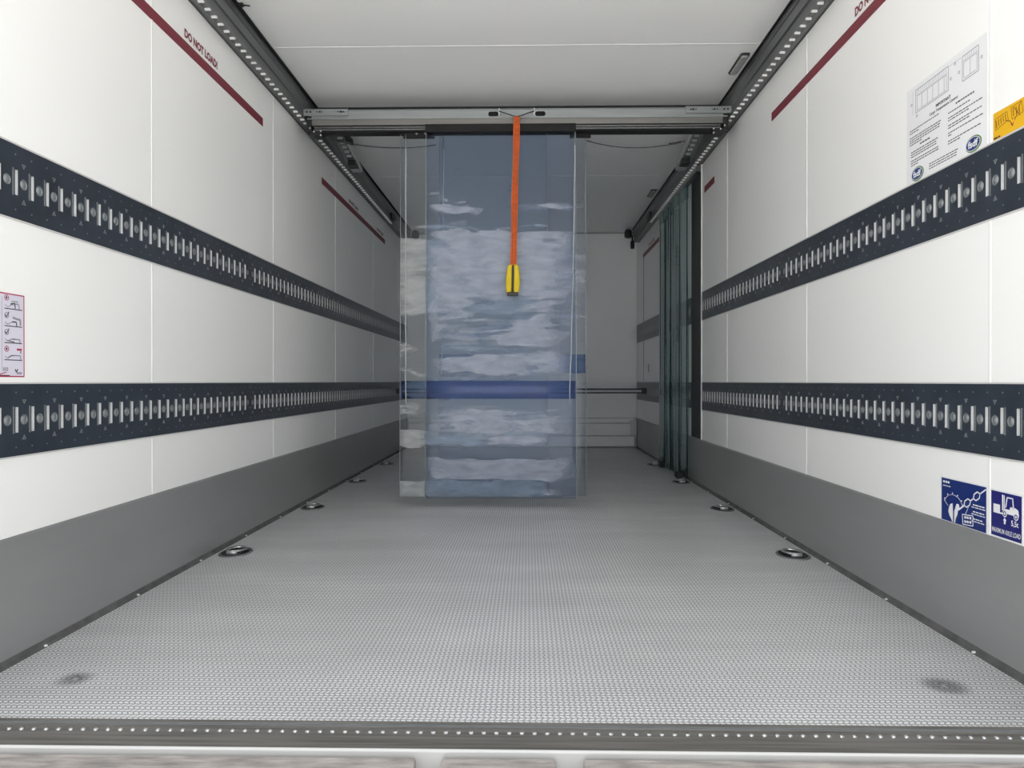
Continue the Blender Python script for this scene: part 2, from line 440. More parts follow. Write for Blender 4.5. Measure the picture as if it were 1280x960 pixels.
# kick plates
for s, nm, spans in ((-1, 'baseboard_left', [(YR, YB - .04)]), (1, 'baseboard_right', [(YR, 5.44), (5.44, 6.46), (6.655, YB - .04)])):
    root = None
    for i, (y0, y1) in enumerate(spans):
        b = MB()
        pr = [(-.02, 0.0), (.006, 0.0), (.006, .312), (.002, .318), (-.02, .318)]
        b.prism([P(s, d, y0, z) for d, z in pr], [P(s, d, y1, z) for d, z in pr])
        o = b.build(nm if i == 0 else 'kick_panel', M['kick'], root)
        if i == 0: root = tag(o, 'grey metal kick plate along the foot of the %s wall' % ('left' if s < 0 else 'right'), kind='structure')
    b = MB(); pr = [(.006, 0.0), (.018, 0.0), (.016, .003), (.010, .006), (.008, .016), (.006, .018)]
    b.prism([P(s, d, YR + .12, z) for d, z in pr], [P(s, d, YB - .05, z) for d, z in pr])
    b.build('floor_seal', M['seal'], root)
    sc = MB(); sc.prism([(math.cos(a) * .006, math.sin(a) * .006, 0) for a in [k * math.pi / 4 for k in range(8)]],
                        [(math.cos(a) * .004, math.sin(a) * .004, .004) for a in [k * math.pi / 4 for k in range(8)]])
    scm = sc.mesh('screw', M['tab'])
    for k in range(12):
        inst('screw', scm, P(s, .015, 1.99 + .48 * k, .003), root)

# side door on the right wall: black seal strip, jamb, far post
d = MB(); wbox(d, 1, -.03, .003, 5.131, 5.436, .318, 2.19)
dr = tag(d.build('door_1', M['doorblack']), 'side door frame with black seal strip behind the hanging strips', kind='structure')
d = MB(); wbox(d, 1, -.03, .006, 5.122, 5.131, .318, 2.19); d.build('edge_trim', M['bead'], dr)
d = MB(); wbox(d, 1, -.03, .012, 6.464, 6.653, .0, 2.19); d.build('jamb', M['jamb'], dr)
d = MB(); wbox(d, 1, .006, .022, 6.60, 6.645, .0, 2.17); d.build('jamb_rib', M['alu_edge'], dr)
d = MB(); wbox(d, 1, .012, .020, 6.50, 6.535, 1.40, 1.80); d.build('hinge_cover', M['blackplastic'], dr)
d = MB(); wbox(d, 1, .0, .006, 7.650, 7.662, .703, 1.97); d.build('post_seam', M['jamb'], dr)

# rear sill
X0, X1 = -HW - .06, HW + .06
pr = [(1.572, -.05), (1.572, -.0005), (1.560, -.003), (1.556, -.006), (1.463, -.006), (1.463, -.05)]
b = MB(); b.prism([(X0, y, z) for y, z in pr], [(X1, y, z) for y, z in pr])
si = tag(b.build('trim_1', M['sill']), 'worn grey steel rear sill with a row of bright studs', kind='structure')
b = MB(); b.box(X0, X1, 1.5575, 1.5605, -.006, -.0015); b.build('bright_lip', M['zinc_dark'], si)
nz = [(1.462 - .0045 + .0045 * math.cos(a), -.0065 + .0045 * math.sin(a)) for a in [math.pi * k / 8 for k in range(9)]]
nz = [(1.462, -.05)] + nz + [(1.453, -.05)]
b = MB(); b.prism([(X0, y, z) for y, z in nz], [(X1, y, z) for y, z in nz]); b.build('nose', M['alu_edge'], si, smooth=False)
st = MB(); ks = [k * math.pi / 4 for k in range(8)]
for (r0, z0, r1, z1) in ((.0056, 0, .005, .0022), (.005, .0022, .0026, .0036)):
    st.prism([(math.cos(a) * r0, math.sin(a) * r0, z0) for a in ks], [(math.cos(a) * r1, math.sin(a) * r1, z1) for a in ks])
stm = st.mesh('stud', M['chrome'])
for k in range(91):
    inst('stud', stm, (-1.16 + .02575 * k, 1.5335, -.006), si)
b = MB(); b.box(X0, X1, 1.450, 1.52, -.32, -.05); b.build('rear_crossmember', M['zinc_dark'], si)
for (x0, x1, where) in ((X0, -.152, 'left of the gap, longest at the left'), (-.104, .117, 'short one in the middle'), (.168, X1, 'long one at the right')):
    b = MB(); b.box(x0, x1, 1.31, 1.447, -.13, -.012)
    tag(b.build('bumper_board', M['bumper'], bevel=.006), 'weathered brown grey bumper board below the sill, ' + where, 'board', 'bumper boards under the rear sill')

# ------------------------------------------------------------------ lashing rails
PITCH = .0625
SW, SH, SD = .0092, .0325, .0068            # slot half width, half height, depth
CRAD = .0135
def pocket_mesh(s_):
    b = MB(); w_, h_, dp = SW, SH, SD
    # pocket into the wall (towards +x here): four sides and a back with rounded shoulder
    fr = [(0, -w_, -h_), (0, w_, -h_), (0, w_, h_), (0, -w_, h_)]
    bk = [(dp, -w_ * .9, -h_), (dp, w_ * .9, -h_), (dp, w_ * .9, h_), (dp, -w_ * .9, h_)]
    b.add(fr + bk, [(1, 2, 6, 5), (3, 0, 4, 7)])
    b.add(fr + bk, [(0, 1, 5, 4), (2, 3, 7, 6), (4, 5, 6, 7)], 1)
    # raised rim
    l_ = .0022
    e = -s_                                     # the rim stands on the side nearer the rear
    for (a0, a1, c0, c1) in ((e * w_, e * (w_ + l_), -h_ - l_, h_ + l_),):
        b.box(-.0022, .001, a0, a1, c0, c1, 2)
    return b.mesh('slot_pocket', [M['tab'], M['rail'], M['zinc_dark']])
def dimple_mesh():
    b = MB(); k = 14; rings = []
    for (r, x) in ((CRAD + .0012, -.0002), (CRAD, .0022), (CRAD * .86, .0020), (CRAD * .66, -.0008), (CRAD * .36, -.0022), (0.0015, -.0026)):
        rings.append([(x, r * math.cos(2 * math.pi * j / k), r * math.sin(2 * math.pi * j / k)) for j in range(k)])
    vs = [v for q in rings for v in q]; fs = []
    for i in range(len(rings) - 1):
        for j in range(k):
            fs.append((i * k + j, i * k + (j + 1) % k, (i + 1) * k + (j + 1) % k, (i + 1) * k + j))
    fs.append(tuple(range((len(rings) - 1) * k, len(rings) * k)))
    b.add(vs, fs)
    return b.mesh('dimple', M['zinc_dark'], smooth=True)
PK, DM = {s_: pocket_mesh(s_) for s_ in (-1, 1)}, dimple_mesh()

def rail(s, lev, ya, yb, ys, label, dims=True, joint=()):
    z0, z1 = RAILS[lev]; zc = (z0 + z1) / 2; df = .001
    root = empty('lashing_rail', label, 'rail', 'slotted lashing rails on the side walls')
    pl = MB()
    def q(y0, y1, a, c):
        if y1 - y0 > 1e-5: pl.add([P(s, df, y0, a), P(s, df, y1, a), P(s, df, y1, c), P(s, df, y0, c)], [(0, 1, 2, 3)])
    q(ya, yb, z0, zc - SH); q(ya, yb, zc + SH, z1)
    y = ya; cr = CRAD + .0012
    feats = [(v, 's') for v in ys]
    dl = []
    if dims:
        dl = [v + PITCH / 2 for v in ys if v + PITCH / 2 < yb - .02]
        if ys and ys[0] - PITCH / 2 > ya + .02: dl = [ys[0] - PITCH / 2] + dl
        feats += [(v, 'd') for v in dl]
    for v, t in sorted(feats):
        if t == 's':
            q(y, v - SW, zc - SH, zc + SH); y = v + SW
        else:
            q(y, v - cr, zc - SH, zc + SH)
            q(v - cr, v + cr, zc - SH, zc - cr); q(v - cr, v + cr, zc + cr, zc + SH)
            k = 16
            out, inn = [], []
            for j in range(k):
                a = 2 * math.pi * j / k; ca, sa = math.cos(a), math.sin(a); mx = max(abs(ca), abs(sa))
                out.append(P(s, df, v + cr * ca / mx, zc + cr * sa / mx)); inn.append(P(s, df, v + CRAD * ca, zc + CRAD * sa))
            pl.add(out + inn, [(j, (j + 1) % k, k + (j + 1) % k, k + j) for j in range(k)])
            y = v + cr
    q(y, yb, zc - SH, zc + SH)
    # folded edges of the plate
    for yy in (ya, yb):
        pl.add([P(s, df, yy, z0), P(s, df, yy, z1), P(s, -.014, yy, z1), P(s, -.014, yy, z0)], [(0, 1, 2, 3)])
    pl.build('plate', M['rail'], root)
    b = MB(); wbox(b, s, -.03, -.016, ya, yb, z0, z1); b.build('backing', M['rail'], root)
    for (a, c) in ((z0 - .004, z0), (z1, z1 + .004)):
        b = MB(); wbox(b, s, -.012, .0035, ya, yb, a, c); b.build('edge_trim', M['alu_edge'], root)
    rz = math.pi if s < 0 else 0
    for v in ys:
        inst('slot_pocket', PK[s], P(s, df, v, zc), root, rz)
    for v in dl:
        inst('dimple', DM, P(s, df, v, zc), root, rz)
    # embossed triangles at every second dimple and small punch marks
    tr = MB(); dots = MB()
    for i, v in enumerate(dl):
        if i % 2 == 0:
            for sg in (-1, 1):
                zb, za = zc + sg * .0515, zc + sg * .0395
                o_ = [(v - .0075, zb), (v + .0075, zb), (v, za)]
                zm = (zb * 2 + za) / 3
                i_ = [(v + (yy - v) * .5, zm + (zz - zm) * .5) for yy, zz in o_]
                wring(tr, s, o_, i_, df, df + .0014)
    for v in ys:
        for sg in (-1, 1):
            wpoly(dots, s, ell(v, zc + sg * .070, .0018, .0022, 6), df, df + .001)
    for yy in joint:
        for zz in (z0 + .012, z0 + .022, zc - .024, zc + .024, z1 - .022, z1 - .012):
            wpoly(dots, s, ell(yy, zz, .0026, .0026, 6), df, df + .0015)
    if tr.f: tag(tr.build('triangle_marks', M['zinc_dark'], root), 'small embossed arrow triangles')['kind'] = 'stuff'
    if dots.f: tag(dots.build('punch_marks', M['zinc_dark'], root), 'small punched dots')['kind'] = 'stuff'
    return root
J = 3.52
near = [J - PITCH * k for k in range(1, 30)][::-1]
far_l = [J + PITCH * k for k in range(1, 71)]
mid_r = [J + PITCH * k for k in range(1, 26)]
for lev, nm in ((0, 'lower'), (1, 'upper')):
    rail(-1, lev, YR, J - .001, near, 'dark blue black slotted rail, %s one on the left wall, nearest section' % nm, joint=(J - .012,))
    rail(-1, lev, J + .001, YB - .06, far_l, 'dark blue black slotted rail, %s one on the left wall, far section' % nm, joint=(J + .012,))
    rail(1, lev, YR, J - .001, near, 'dark blue black slotted rail, %s one on the right wall, nearest section' % nm, joint=(J - .012,))
    rail(1, lev, J + .001, 5.12, mid_r, 'dark blue black slotted rail, %s one on the right wall, section before the side door' % nm, joint=(J + .012,))
    rail(1, lev, 5.44, 6.46, [5.50 + PITCH * k for k in range(15)], 'dark slotted rail, %s one behind the hanging side door strips' % nm)
    rail(1, lev, 6.66, YB - .02, [6.72 + PITCH * k for k in range(22)], 'dark slotted rail, %s one on the right wall beyond the side door' % nm)

# ------------------------------------------------------------------ ceiling tracks
def tab_mesh():
    b = MB()
    b.prism([(-.011, -.004, 0), (.011, -.004, 0), (.011, .012, 0), (-.011, .012, 0)],
            [(-.010, -.002, -.010), (.010, -.002, -.010), (.010, .008, -.006), (-.010, .008, -.006)])
    return b.mesh('punched_tab', M['tab'])
TB = tab_mesh()
for s, nm in ((-1, 'left'), (1, 'right')):
    root = empty('ceiling_track', 'grey aluminium ceiling track with punched tabs along the %s top corner' % nm, 'track', 'ceiling tracks')
    pr = [(0, 2.175), (.030, 2.175), (.030, 2.177), (.034, 2.177), (.034, 2.175), (.055, 2.176), (.055, 2.198), (.050, 2.204), (.050, 2.226), (.057, 2.231), (.060, 2.262),
          (.056, 2.266), (.056, 2.275), (.062, 2.280), (.065, 2.3095), (0, 2.3095)]
    b = MB(); b.prism([P(s, d_, YR, z) for d_, z in pr], [P(s, d_, 7.98, z) for d_, z in pr])
    b.build('profile', M['track'], root)
    b = MB(); wbox(b, s, .0655, .080 if s < 0 else .074, YR, 7.98, 2.302, 2.3095); b.build('gasket', M['black'], root)
    b = MB(); wbox(b, s, -.005, .004, YR, 7.98, 2.171, 2.176); b.build('wall_lip', M['seal'], root)
    for k in range(84):
        y = 2.70 + PITCH * k
        if y > 7.0: break
        inst('punched_tab', TB, P(s, .044, y, 2.1755), root)
    b = MB(); b.prism([P(s, d_ + .004, 7.98, z) for d_, z in pr], [P(s, d_ + .004, 7.992, z) for d_, z in pr]); b.build('end_cap', M['blackplastic'], root)
    b = MB(); b.prism([(s * (HW - .062), 6.95 + .13 * math.cos(a), 2.225 + .035 * math.sin(a)) for a in [k * math.pi / 8 for k in range(16)]],
                      [(s * (HW - .072), 6.95 + .12 * math.cos(a), 2.225 + .030 * math.sin(a)) for a in [k * math.pi / 8 for k in range(16)]])
    b.build('end_stop', M['blackplastic'], root)
    b = MB(); b.box(s * (HW - .085), s * (HW - .16), 7.90, 7.985, 2.21, 2.30); b.build('stop_block', M['blackplastic'], root, bevel=.025)
    b = MB(); b.tube([(s * (HW - .08), 7.95, 2.24), (s * (HW - .075), 7.95, 2.19), (s * (HW - .075), 7.95, 2.17)], .008)
    b.tube([(s * (HW - .075), 7.95, 2.185), (s * (HW - .075), 7.95, 2.175), (s * (HW - .075), 7.95, 2.105), (s * (HW - .075), 7.95, 2.10)], [.012, .021, .021, .013], 10)
    b.build('hanging_handle', M['blackplastic'], root, smooth=True)

# small cable clip beside the left track
b = MB(); b.box(-1.158, -1.140, 3.172, 3.190, 2.298, 2.309); b.tube([(-1.145, 3.18, 2.300), (-1.128, 3.175, 2.298), (-1.115, 3.188, 2.302)], .003, 6)
tag(b.build('cable_clip', M['blackplastic']), 'tiny black cable clip on the ceiling beside the left track', 'clip')

# ceiling lamps
def rrect(cx, cy, hx, hy, r, k=5):
    o = []
    for (sx_, sy_, a0) in ((1, 1, 0), (-1, 1, 90), (-1, -1, 180), (1, -1, 270)):
        for i in range(k):
            a = R(a0 + 90 * i / (k - 1)); o.append((cx + sx_ * (hx - r) + r * math.cos(a), cy + sy_ * (hy - r) + r * math.sin(a)))
    return o
for (cx, cy, lab) in ((1.126, 3.832, 'oblong grey ceiling lamp with black rim, nearer one by the right track'), (1.118, 6.44, 'oblong grey ceiling lamp with black rim, farther one by the right track')):
    root = empty('ceiling_lamp', lab, 'lamp', 'ceiling lamps beside the right track')
    a, c_ = rrect(cx, cy, .024, .127, .014), rrect(cx, cy, .021, .122, .012)
    b = MB(); b.prism([(x, y, H - .0005) for x, y in a], [(x, y, H - .008) for x, y in c_]); b.build('rim', M['blackplastic'], root)
    a, c_ = rrect(cx, cy, .017, .112, .010), rrect(cx, cy, .013, .106, .008)
    b = MB(); b.prism([(x, y, H - .0075) for x, y in a], [(x, y, H - .016) for x, y in c_]); b.build('lens', M['lens'], root)

# ------------------------------------------------------------------ cross beam
root = empty('cross_beam', 'galvanised cross beam with sliding curtain rail spanning both ceiling tracks', 'beam')
BY = 4.20
# upper C profile with two stadium slots cut in the front web
def slotted_front(mb, y, x0, x1, z0, z1, holes, hw, hh):
    x = x0; zc = (z0 + z1) / 2 - .002
    def q(a, c, e, g_): mb.add([(a, y, e), (c, y, e), (c, y, g_), (a, y, g_)], [(0, 1, 2, 3)])
    for h in holes:
        q(x, h - hw, z0, z1)
        k = 20; out, inn = [], []
        for j in range(k):
            a = 2 * math.pi * j / k; ca, sa = math.cos(a), math.sin(a)
            mx = max(abs(ca), abs(sa)); out.append((h + hw * ca / mx, y, (zc + (z1 - zc) * sa / mx) if sa > 0 else zc + (zc - z0) * sa / mx))
            r = hh; cx = (hw - .002 - r); inn.append((h + (cx if ca >= 0 else -cx) + r * ca * .98, y, zc + r * sa))
        mb.add(out + inn, [(j, (j + 1) % k, k + (j + 1) % k, k + j) for j in range(k)])
        x = h + hw
    q(x, x1, z0, z1)
b = MB(); slotted_front(b, BY, -1.165, 1.165, 2.172, 2.222, (-.127, .134), .031, .0135)
b.box(-1.165, 1.165, BY, BY + .075, 2.219, 2.222); b.box(-1.165, 1.165, BY, BY + .075, 2.172, 2.175)
b.box(-1.165, 1.165, BY - .007, BY, 2.170, 2.176); b.box(-1.165, 1.165, BY - .003, BY, 2.2205, 2.2235)
b.build('beam_profile', M['beam'], root)
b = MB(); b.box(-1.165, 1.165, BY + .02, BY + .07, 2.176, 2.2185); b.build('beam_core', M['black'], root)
b = MB(); b.box(-1.12, 1.12, BY + .012, BY + .07, 2.2225, 2.242); b.build('dark_top_bar', M['black'], root)  # black bar along the top of the beam
b = MB(); b.box(-1.14, 1.14, BY + .0, BY + .10, 2.138, 2.1705)
b.build('curtain_rail', M['track_light'], root)
for i, (z0, z1, yo, m_) in enumerate(((2.131, 2.138, .012, 'black'), (2.124, 2.131, .004, 'track'), (2.119, 2.124, .014, 'black'), (2.112, 2.119, .006, 'track'), (2.106, 2.112, .016, 'black'))):
    b = MB(); b.box(-1.13, 1.13, BY + yo, BY + .095, z0, z1); b.build('rail_groove' if m_ == 'black' else 'rail_lip', M[m_], root)
for s in (-1, 1):
    b = MB(); b.box(s * .935, s * 1.185, BY - .012, BY - .0075, 2.189, 2.228)
    b.box(s * .935, s * 1.185, BY - .012, BY + .03, 2.225, 2.228)
    pb = b.build('end_bracket', M['beam'], root)
    b = MB()
    for x, r_ in ((1.165, .006), (1.145, .006), (1.108, .004), (1.092, .006), (1.08, .003), (.99, .004), (.975, .007), (.962, .005)):
        b.prism([(s * x + r_ * math.cos(a), BY - .0121, 2.209 + r_ * .8 * math.sin(a)) for a in [k * math.pi / 5 for k in range(10)]],
                [(s * x + r_ * math.cos(a), BY - .0145, 2.209 + r_ * .8 * math.sin(a)) for a in [k * math.pi / 5 for k in range(10)]])
    b.build('bracket_bolts', M['blackplastic'], pb)
    # locking head hanging under each end
    b = MB(); b.box(s * 1.142, s * 1.172, BY - .005, BY + .06, 2.105, 2.189); b.build('locking_head', M['blackplastic'], root, bevel=.004)
    b = MB(); b.box(s * 1.10, s * 1.15, BY + .0, BY + .08, 2.086, 2.106)
    b.tube([(s * 1.09, BY + .01, 2.098), (s * 1.165, BY + .01, 2.098)], .009, 8); b.build('locking_pin', M['blackplastic'], root)
    b = MB()
    for x, z in ((1.09, 2.106), (1.09, 2.083), (1.15, 2.122), (1.128, 2.103)):
        b.tube([(s * x, BY - .006, z), (s * x, BY + .004, z)], .004, 8)
    b.build('pin_bolts', M['tab'], root)
# D rings and hanger cord for the strap
for x in (-.094, .100):
    b = MB(); b.tube([(x, BY - .004, 2.223), (x, BY - .016, 2.214), (x, BY - .018, 2.204), (x, BY - .014, 2.192), (x, BY - .004, 2.186)], .0035, 6)
    b.build('staple', M['tab'], root)

# carriages running behind the beam in each track
for s, nm in ((-1, 'left'), (1, 'right')):
    root = empty('beam_carriage', 'galvanised perforated beam carriage sloping behind the cross beam on the %s track' % nm, 'bracket', 'beam carriages')
    def C(x, y, z): return (s * x, y, z)
    y0, y1, z0, z1 = 4.42, 5.20, 2.292, 2.165
    def zz(y): return z0 + (z1 - z0) * (y - y0) / (y1 - y0)
    # base plate
    b = MB(); b.prism([C(1.085, y0, zz(y0)), C(1.150, y0, zz(y0)), C(1.150, y1, zz(y1)), C(1.085, y1, zz(y1))],
                      [C(1.085, y0, zz(y0) + .006), C(1.150, y0, zz(y0) + .006), C(1.150, y1, zz(y1) + .006), C(1.085, y1, zz(y1) + .006)])
    b.build('base_plate', M['zinc_dark'], root)
    b = MB(); b.prism([C(1.074, y0, zz(y0) - .012), C(1.085, y0, zz(y0) - .012), C(1.085, y1, zz(y1) - .012), C(1.074, y1, zz(y1) - .012)],
                      [C(1.074, y0, zz(y0) + .012), C(1.085, y0, zz(y0) + .012), C(1.085, y1, zz(y1) + .012), C(1.074, y1, zz(y1) + .012)])
    b.build('side_flange', M['zinc'], root)
    b = MB(); b.prism([C(1.138, y0, zz(y0) - .008), C(1.150, y0, zz(y0) - .008), C(1.150, y1, zz(y1) - .008), C(1.138, y1, zz(y1) - .008)],
                      [C(1.138, y0, zz(y0)), C(1.150, y0, zz(y0)), C(1.150, y1, zz(y1)), C(1.138, y1, zz(y1))])
    b.build('outer_flange', M['zinc_dark'], root)
    b = MB(); b.box(s * 1.086, s * 1.138, y1 - .07, y1, zz(y1) - .014, zz(y1) - .001); b.build('end_plate', M['zinc'], root)
    b = MB(); b.box(s * 1.086, s * 1.138, y1 - .17, y1 - .075, zz(y1) + .002 - .012, zz(y1) + .02); b.build('dark_pad', M['blackplastic'], root)
    for k in range(9):
        y = y0 + .05 + k * .062
        b = MB(); b.box(s * (1.099), s * (1.128), y, y + .018, zz(y) - .012, zz(y) - .001); b.build('rung', M['zinc'], root)
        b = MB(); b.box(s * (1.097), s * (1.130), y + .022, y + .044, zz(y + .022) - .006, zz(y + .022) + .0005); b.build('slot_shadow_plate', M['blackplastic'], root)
    if s < 0:
        b = MB(); b.prism([C(1.073, 4.55, 2.245), C(1.030, 4.72, 2.215), C(1.035, 4.76, 2.200), C(1.073, 4.74, 2.205)],
                          [C(1.073, 4.55, 2.256), C(1.030, 4.72, 2.226), C(1.035, 4.76, 2.211), C(1.073, 4.74, 2.216)])
        b.build('release_tongue', M['blackplastic'], root)

# slack tether wires from the curtain headers to the carriages
def sag(a, b_, drop, k=16):
    a, b_ = Vector(a), Vector(b_)
    return [a.lerp(b_, i / k) - Vector((0, 0, drop * 4 * (i / k) * (1 - i / k))) for i in range(k + 1)]
b = MB(); b.tube(sag((-.965, BY + .115, 2.075), (-.46, BY + .115, 2.062), .022), .0028, 6)
b.tube([(-1.03, BY + .115, 2.09), (-.99, BY + .115, 2.080), (-.955, BY + .115, 2.074)], .006, 6)
tag(b.build('tether_wire', M['wire'], smooth=True), 'thin dark slack wire from the left end of the beam to the curtain', 'wire')
b = MB(); b.tube(sag((.40, BY + .115, 2.080), (.955, BY + .115, 2.075), .040), .0028, 6)
b.tube([(.865, BY + .115, 2.058), (.90, BY + .115, 2.062), (.935, BY + .115, 2.070)], .006, 6)
tag(b.build('tether_wire', M['wire'], smooth=True), 'thin dark slack wire from the curtain to the right end of the beam', 'wire')

# ------------------------------------------------------------------ PVC curtain sheets
def sheet(x0, x1, y, z0, z1, mats, name, root, wav=.004, ph=0.0, th=.004, nx=24, nz=48, flare=0.0, xl=None):
    mb = MB(); F = []
    for side in (0, 1):
        for j in range(nz + 1):
            for i in range(nx + 1):
                u, v = i / nx, j / nz
                z = z0 + (z1 - z0) * v
                x = x0 + (x1 - x0) * u + flare * (1 - v) * (u - .5)
                yy = y + wav * (math.sin(u * 7 + ph + v * 2.0) + .8 * math.sin(v * 19 + u * 3 + ph * 2)) * (1 - v * .7) + side * th
                mb.v.append((x, yy, z))
    n1 = (nx + 1) * (nz + 1)
    def ix(sd, i, j): return sd * n1 + j * (nx + 1) + i
    for j in range(nz):
        for i in range(nx):
            mb.f.append((ix(0, i, j), ix(0, i + 1, j), ix(0, i + 1, j + 1), ix(0, i, j + 1))); mb.mi.append(0)
            mb.f.append((ix(1, i + 1, j), ix(1, i, j), ix(1, i, j + 1), ix(1, i + 1, j + 1))); mb.mi.append(0)
        for i in (0, nx):
            mb.f.append((ix(0, i, j), ix(1, i, j), ix(1, i, j + 1), ix(0, i, j + 1))); mb.mi.append(1)
    for i in range(nx):
        for j in (0, nz):
            mb.f.append((ix(0, i, j), ix(0, i + 1, j), ix(1, i + 1, j), ix(1, i, j))); mb.mi.append(1)
    return mb.build(name, mats, root, smooth=True)

def hook(root, x, y, z):
    b = MB(); b.tube([(x, y, z + .05), (x, y, z + .02)], .003, 6)
    b.tube([(x + .008 * math.sin(a), y - .002, z + .008 + .010 * math.cos(a)) for a in [k * 2 * math.pi / 10 for k in range(11)]], .0024, 6, cap=False)
    b.tube([(x + .005 * math.sin(a), y - .002, z - .012 + .011 * math.cos(a)) for a in [k * 2 * math.pi / 10 for k in range(11)]], .0024, 6, cap=False)
    b.build('hook', M['zinc_dark'], root)

DEFS = [
  # label, x0,x1,y, zbottom, mats, band(z0,z1), header(x0,x1,z0,z1,y), cord
  ('clear curtain sheet in front, with the lower deep blue band', -.504, .330, 4.218, .056, 'pvc_front', (.613, .713), (-.505, .33, 2.093, 2.137, 4.184), [(.325, .296, .59)]),
  ('clear curtain sheet reaching farthest left, white painted reflection at its foot', -.652, .172, 4.252, .060, 'pvc_left', (.613, .713), (-.635, -.46, 2.078, 2.132, 4.238), [(-.622, -.622, .60)]),
  ('clear curtain sheet reaching farthest right, with the higher blue band', -.436, .389, 4.286, .062, 'pvc_right', (.757, .863), (.30, .42, 2.088, 2.135, 4.274), [(-.412, -.428, .61)]),
]
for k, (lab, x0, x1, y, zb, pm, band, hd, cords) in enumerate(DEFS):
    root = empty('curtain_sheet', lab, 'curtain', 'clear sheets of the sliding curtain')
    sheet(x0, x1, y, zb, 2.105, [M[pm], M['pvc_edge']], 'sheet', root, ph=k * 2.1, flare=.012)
    for xe, sg in ((x0, -.006), (x1, .006)):
        b = MB(); b.tube([(xe + sg, y + .002, zb), (xe, y + .002, 2.10)], .0019, 6); b.build('cut_edge', M['pvc_edge_line'], root, smooth=True)
    bm_ = M['pvc_band'] if k == 0 else M['pvc_band_pale']
    sheet(x0 + .003, x1 - .003, y - .010, band[0], band[1], [bm_, M['band_edge']], 'blue_band', root, wav=.0, th=.002, nx=4, nz=2)
    for xx in (x0 + .001, x1 - .005):
        b = MB(); b.box(xx, xx + .005, y - .011, y + .010, band[0], band[1])
        b.build('band_fold', M['band_edge'], root)
    hx0, hx1, hz0, hz1, hy = hd
    b = MB(); b.box(hx0, hx1, hy, hy + .023, hz0, hz1); h_ = b.build('header', M['black'], root, bevel=.003)
    for xx in ((-.56, -.51) if k == 1 else (.395,) if k == 2 else ()):
        b = MB(); b.tube([(xx, hy - .0012, hz0 + .024), (xx, hy + .001, hz0 + .024)], .007, 8)
        b.build('header_bolt', M['zinc_dark'], h_)
    for (xa, xb, zl) in cords:
        hook(root, xa, y - .012, 2.045)
        pts = [(xa + (xb - xa) * (i / 20) ** 1.6 + .0012 * math.sin(i * 1.3), y - .012, 2.028 + (zl - 2.028) * i / 20) for i in range(21)]
        if k == 1: pts += [(xb + .006, y - .012, zl - .02)]
        b = MB(); b.tube(pts, .0030, 7); b.build('cord', M['rope'], root, smooth=True)

# orange pull strap
root = empty('pull_strap', 'orange webbing pull strap with yellow sleeve hanging from the cross beam', 'strap')
SY = 4.165
b = MB(); N = 30
pts = []
for i in range(N + 1):
    t = i / N; z = 2.168 + (1.345 - 2.168) * t; x = .003 - .019 * t ** 1.1 + .001 * math.sin(t * 9)
    pts.append((x, z, .0170 + .0012 * math.sin(t * 14)))
for i in range(N):
    (xa, za, wa), (xb, zb_, wb_) = pts[i], pts[i + 1]
    b.prism([(xa - wa, SY, za), (xa + wa, SY, za), (xb + wb_, SY, zb_), (xb - wb_, SY, zb_)],
            [(xa - wa, SY + .006, za), (xa + wa, SY + .006, za), (xb + wb_, SY + .006, zb_), (xb - wb_, SY + .006, zb_)])
b.build('webbing', M['orange'], root)
b = MB()
for off in (-.0075, .0075):
    b.tube([(x + off, SY - .0005, z) for x, z, _ in pts], .0011, 5)
b.build('stitching', M['orange_dark'], root)
b = MB(); b.tube([(-.094, BY - .019, 2.203), (-.06, SY - .002, 2.187), (-.02, SY - .002, 2.172), (.003, SY + .003, 2.169), (.028, SY - .002, 2.172), (.066, SY - .002, 2.187), (.100, BY - .019, 2.203)], .0032, 7)
b.build('hanger_cord', M['wire'], root, smooth=True)
for sg in (-1, 1):
    b = MB(); rings = []
    for (z, off, hw, hd_) in ((1.352, .010, .010, .005), (1.342, .016, .014, .008), (1.300, .019, .015, .010), (1.262, .020, .018, .013), (1.225, .019, .016, .011), (1.198, .018, .014, .007)):
        cx = -.018 + sg * off - .004 * (1.352 - z) / .15 + (.004 if sg > 0 else 0)
        rings.append([(cx + hw * math.cos(2 * math.pi * j / 10), SY + hd_ * math.sin(2 * math.pi * j / 10), z + (.004 * sg * (j % 3 - 1) * .3)) for j in range(10)])
    vs = [v for q in rings for v in q]
    b.add(vs, [(i * 10 + j, i * 10 + (j + 1) % 10, (i + 1) * 10 + (j + 1) % 10, (i + 1) * 10 + j) for i in range(5) for j in range(10)] + [tuple(range(10)), tuple(range(50, 60))])
    b.build('sleeve_fold', M['yellowcloth'], root, smooth=True)
b = MB(); b.tube([(-.0185, SY, 1.35), (-.020, SY - .004, 1.27), (-.0205, SY, 1.20)], .006, 6); b.build('sleeve_core', M['wire'], root)
b = MB(); b.box(-.051, .012, SY - .008, SY + .010, 1.180, 1.202); b.build('end_tag', M['blackplastic'], root, bevel=.003)

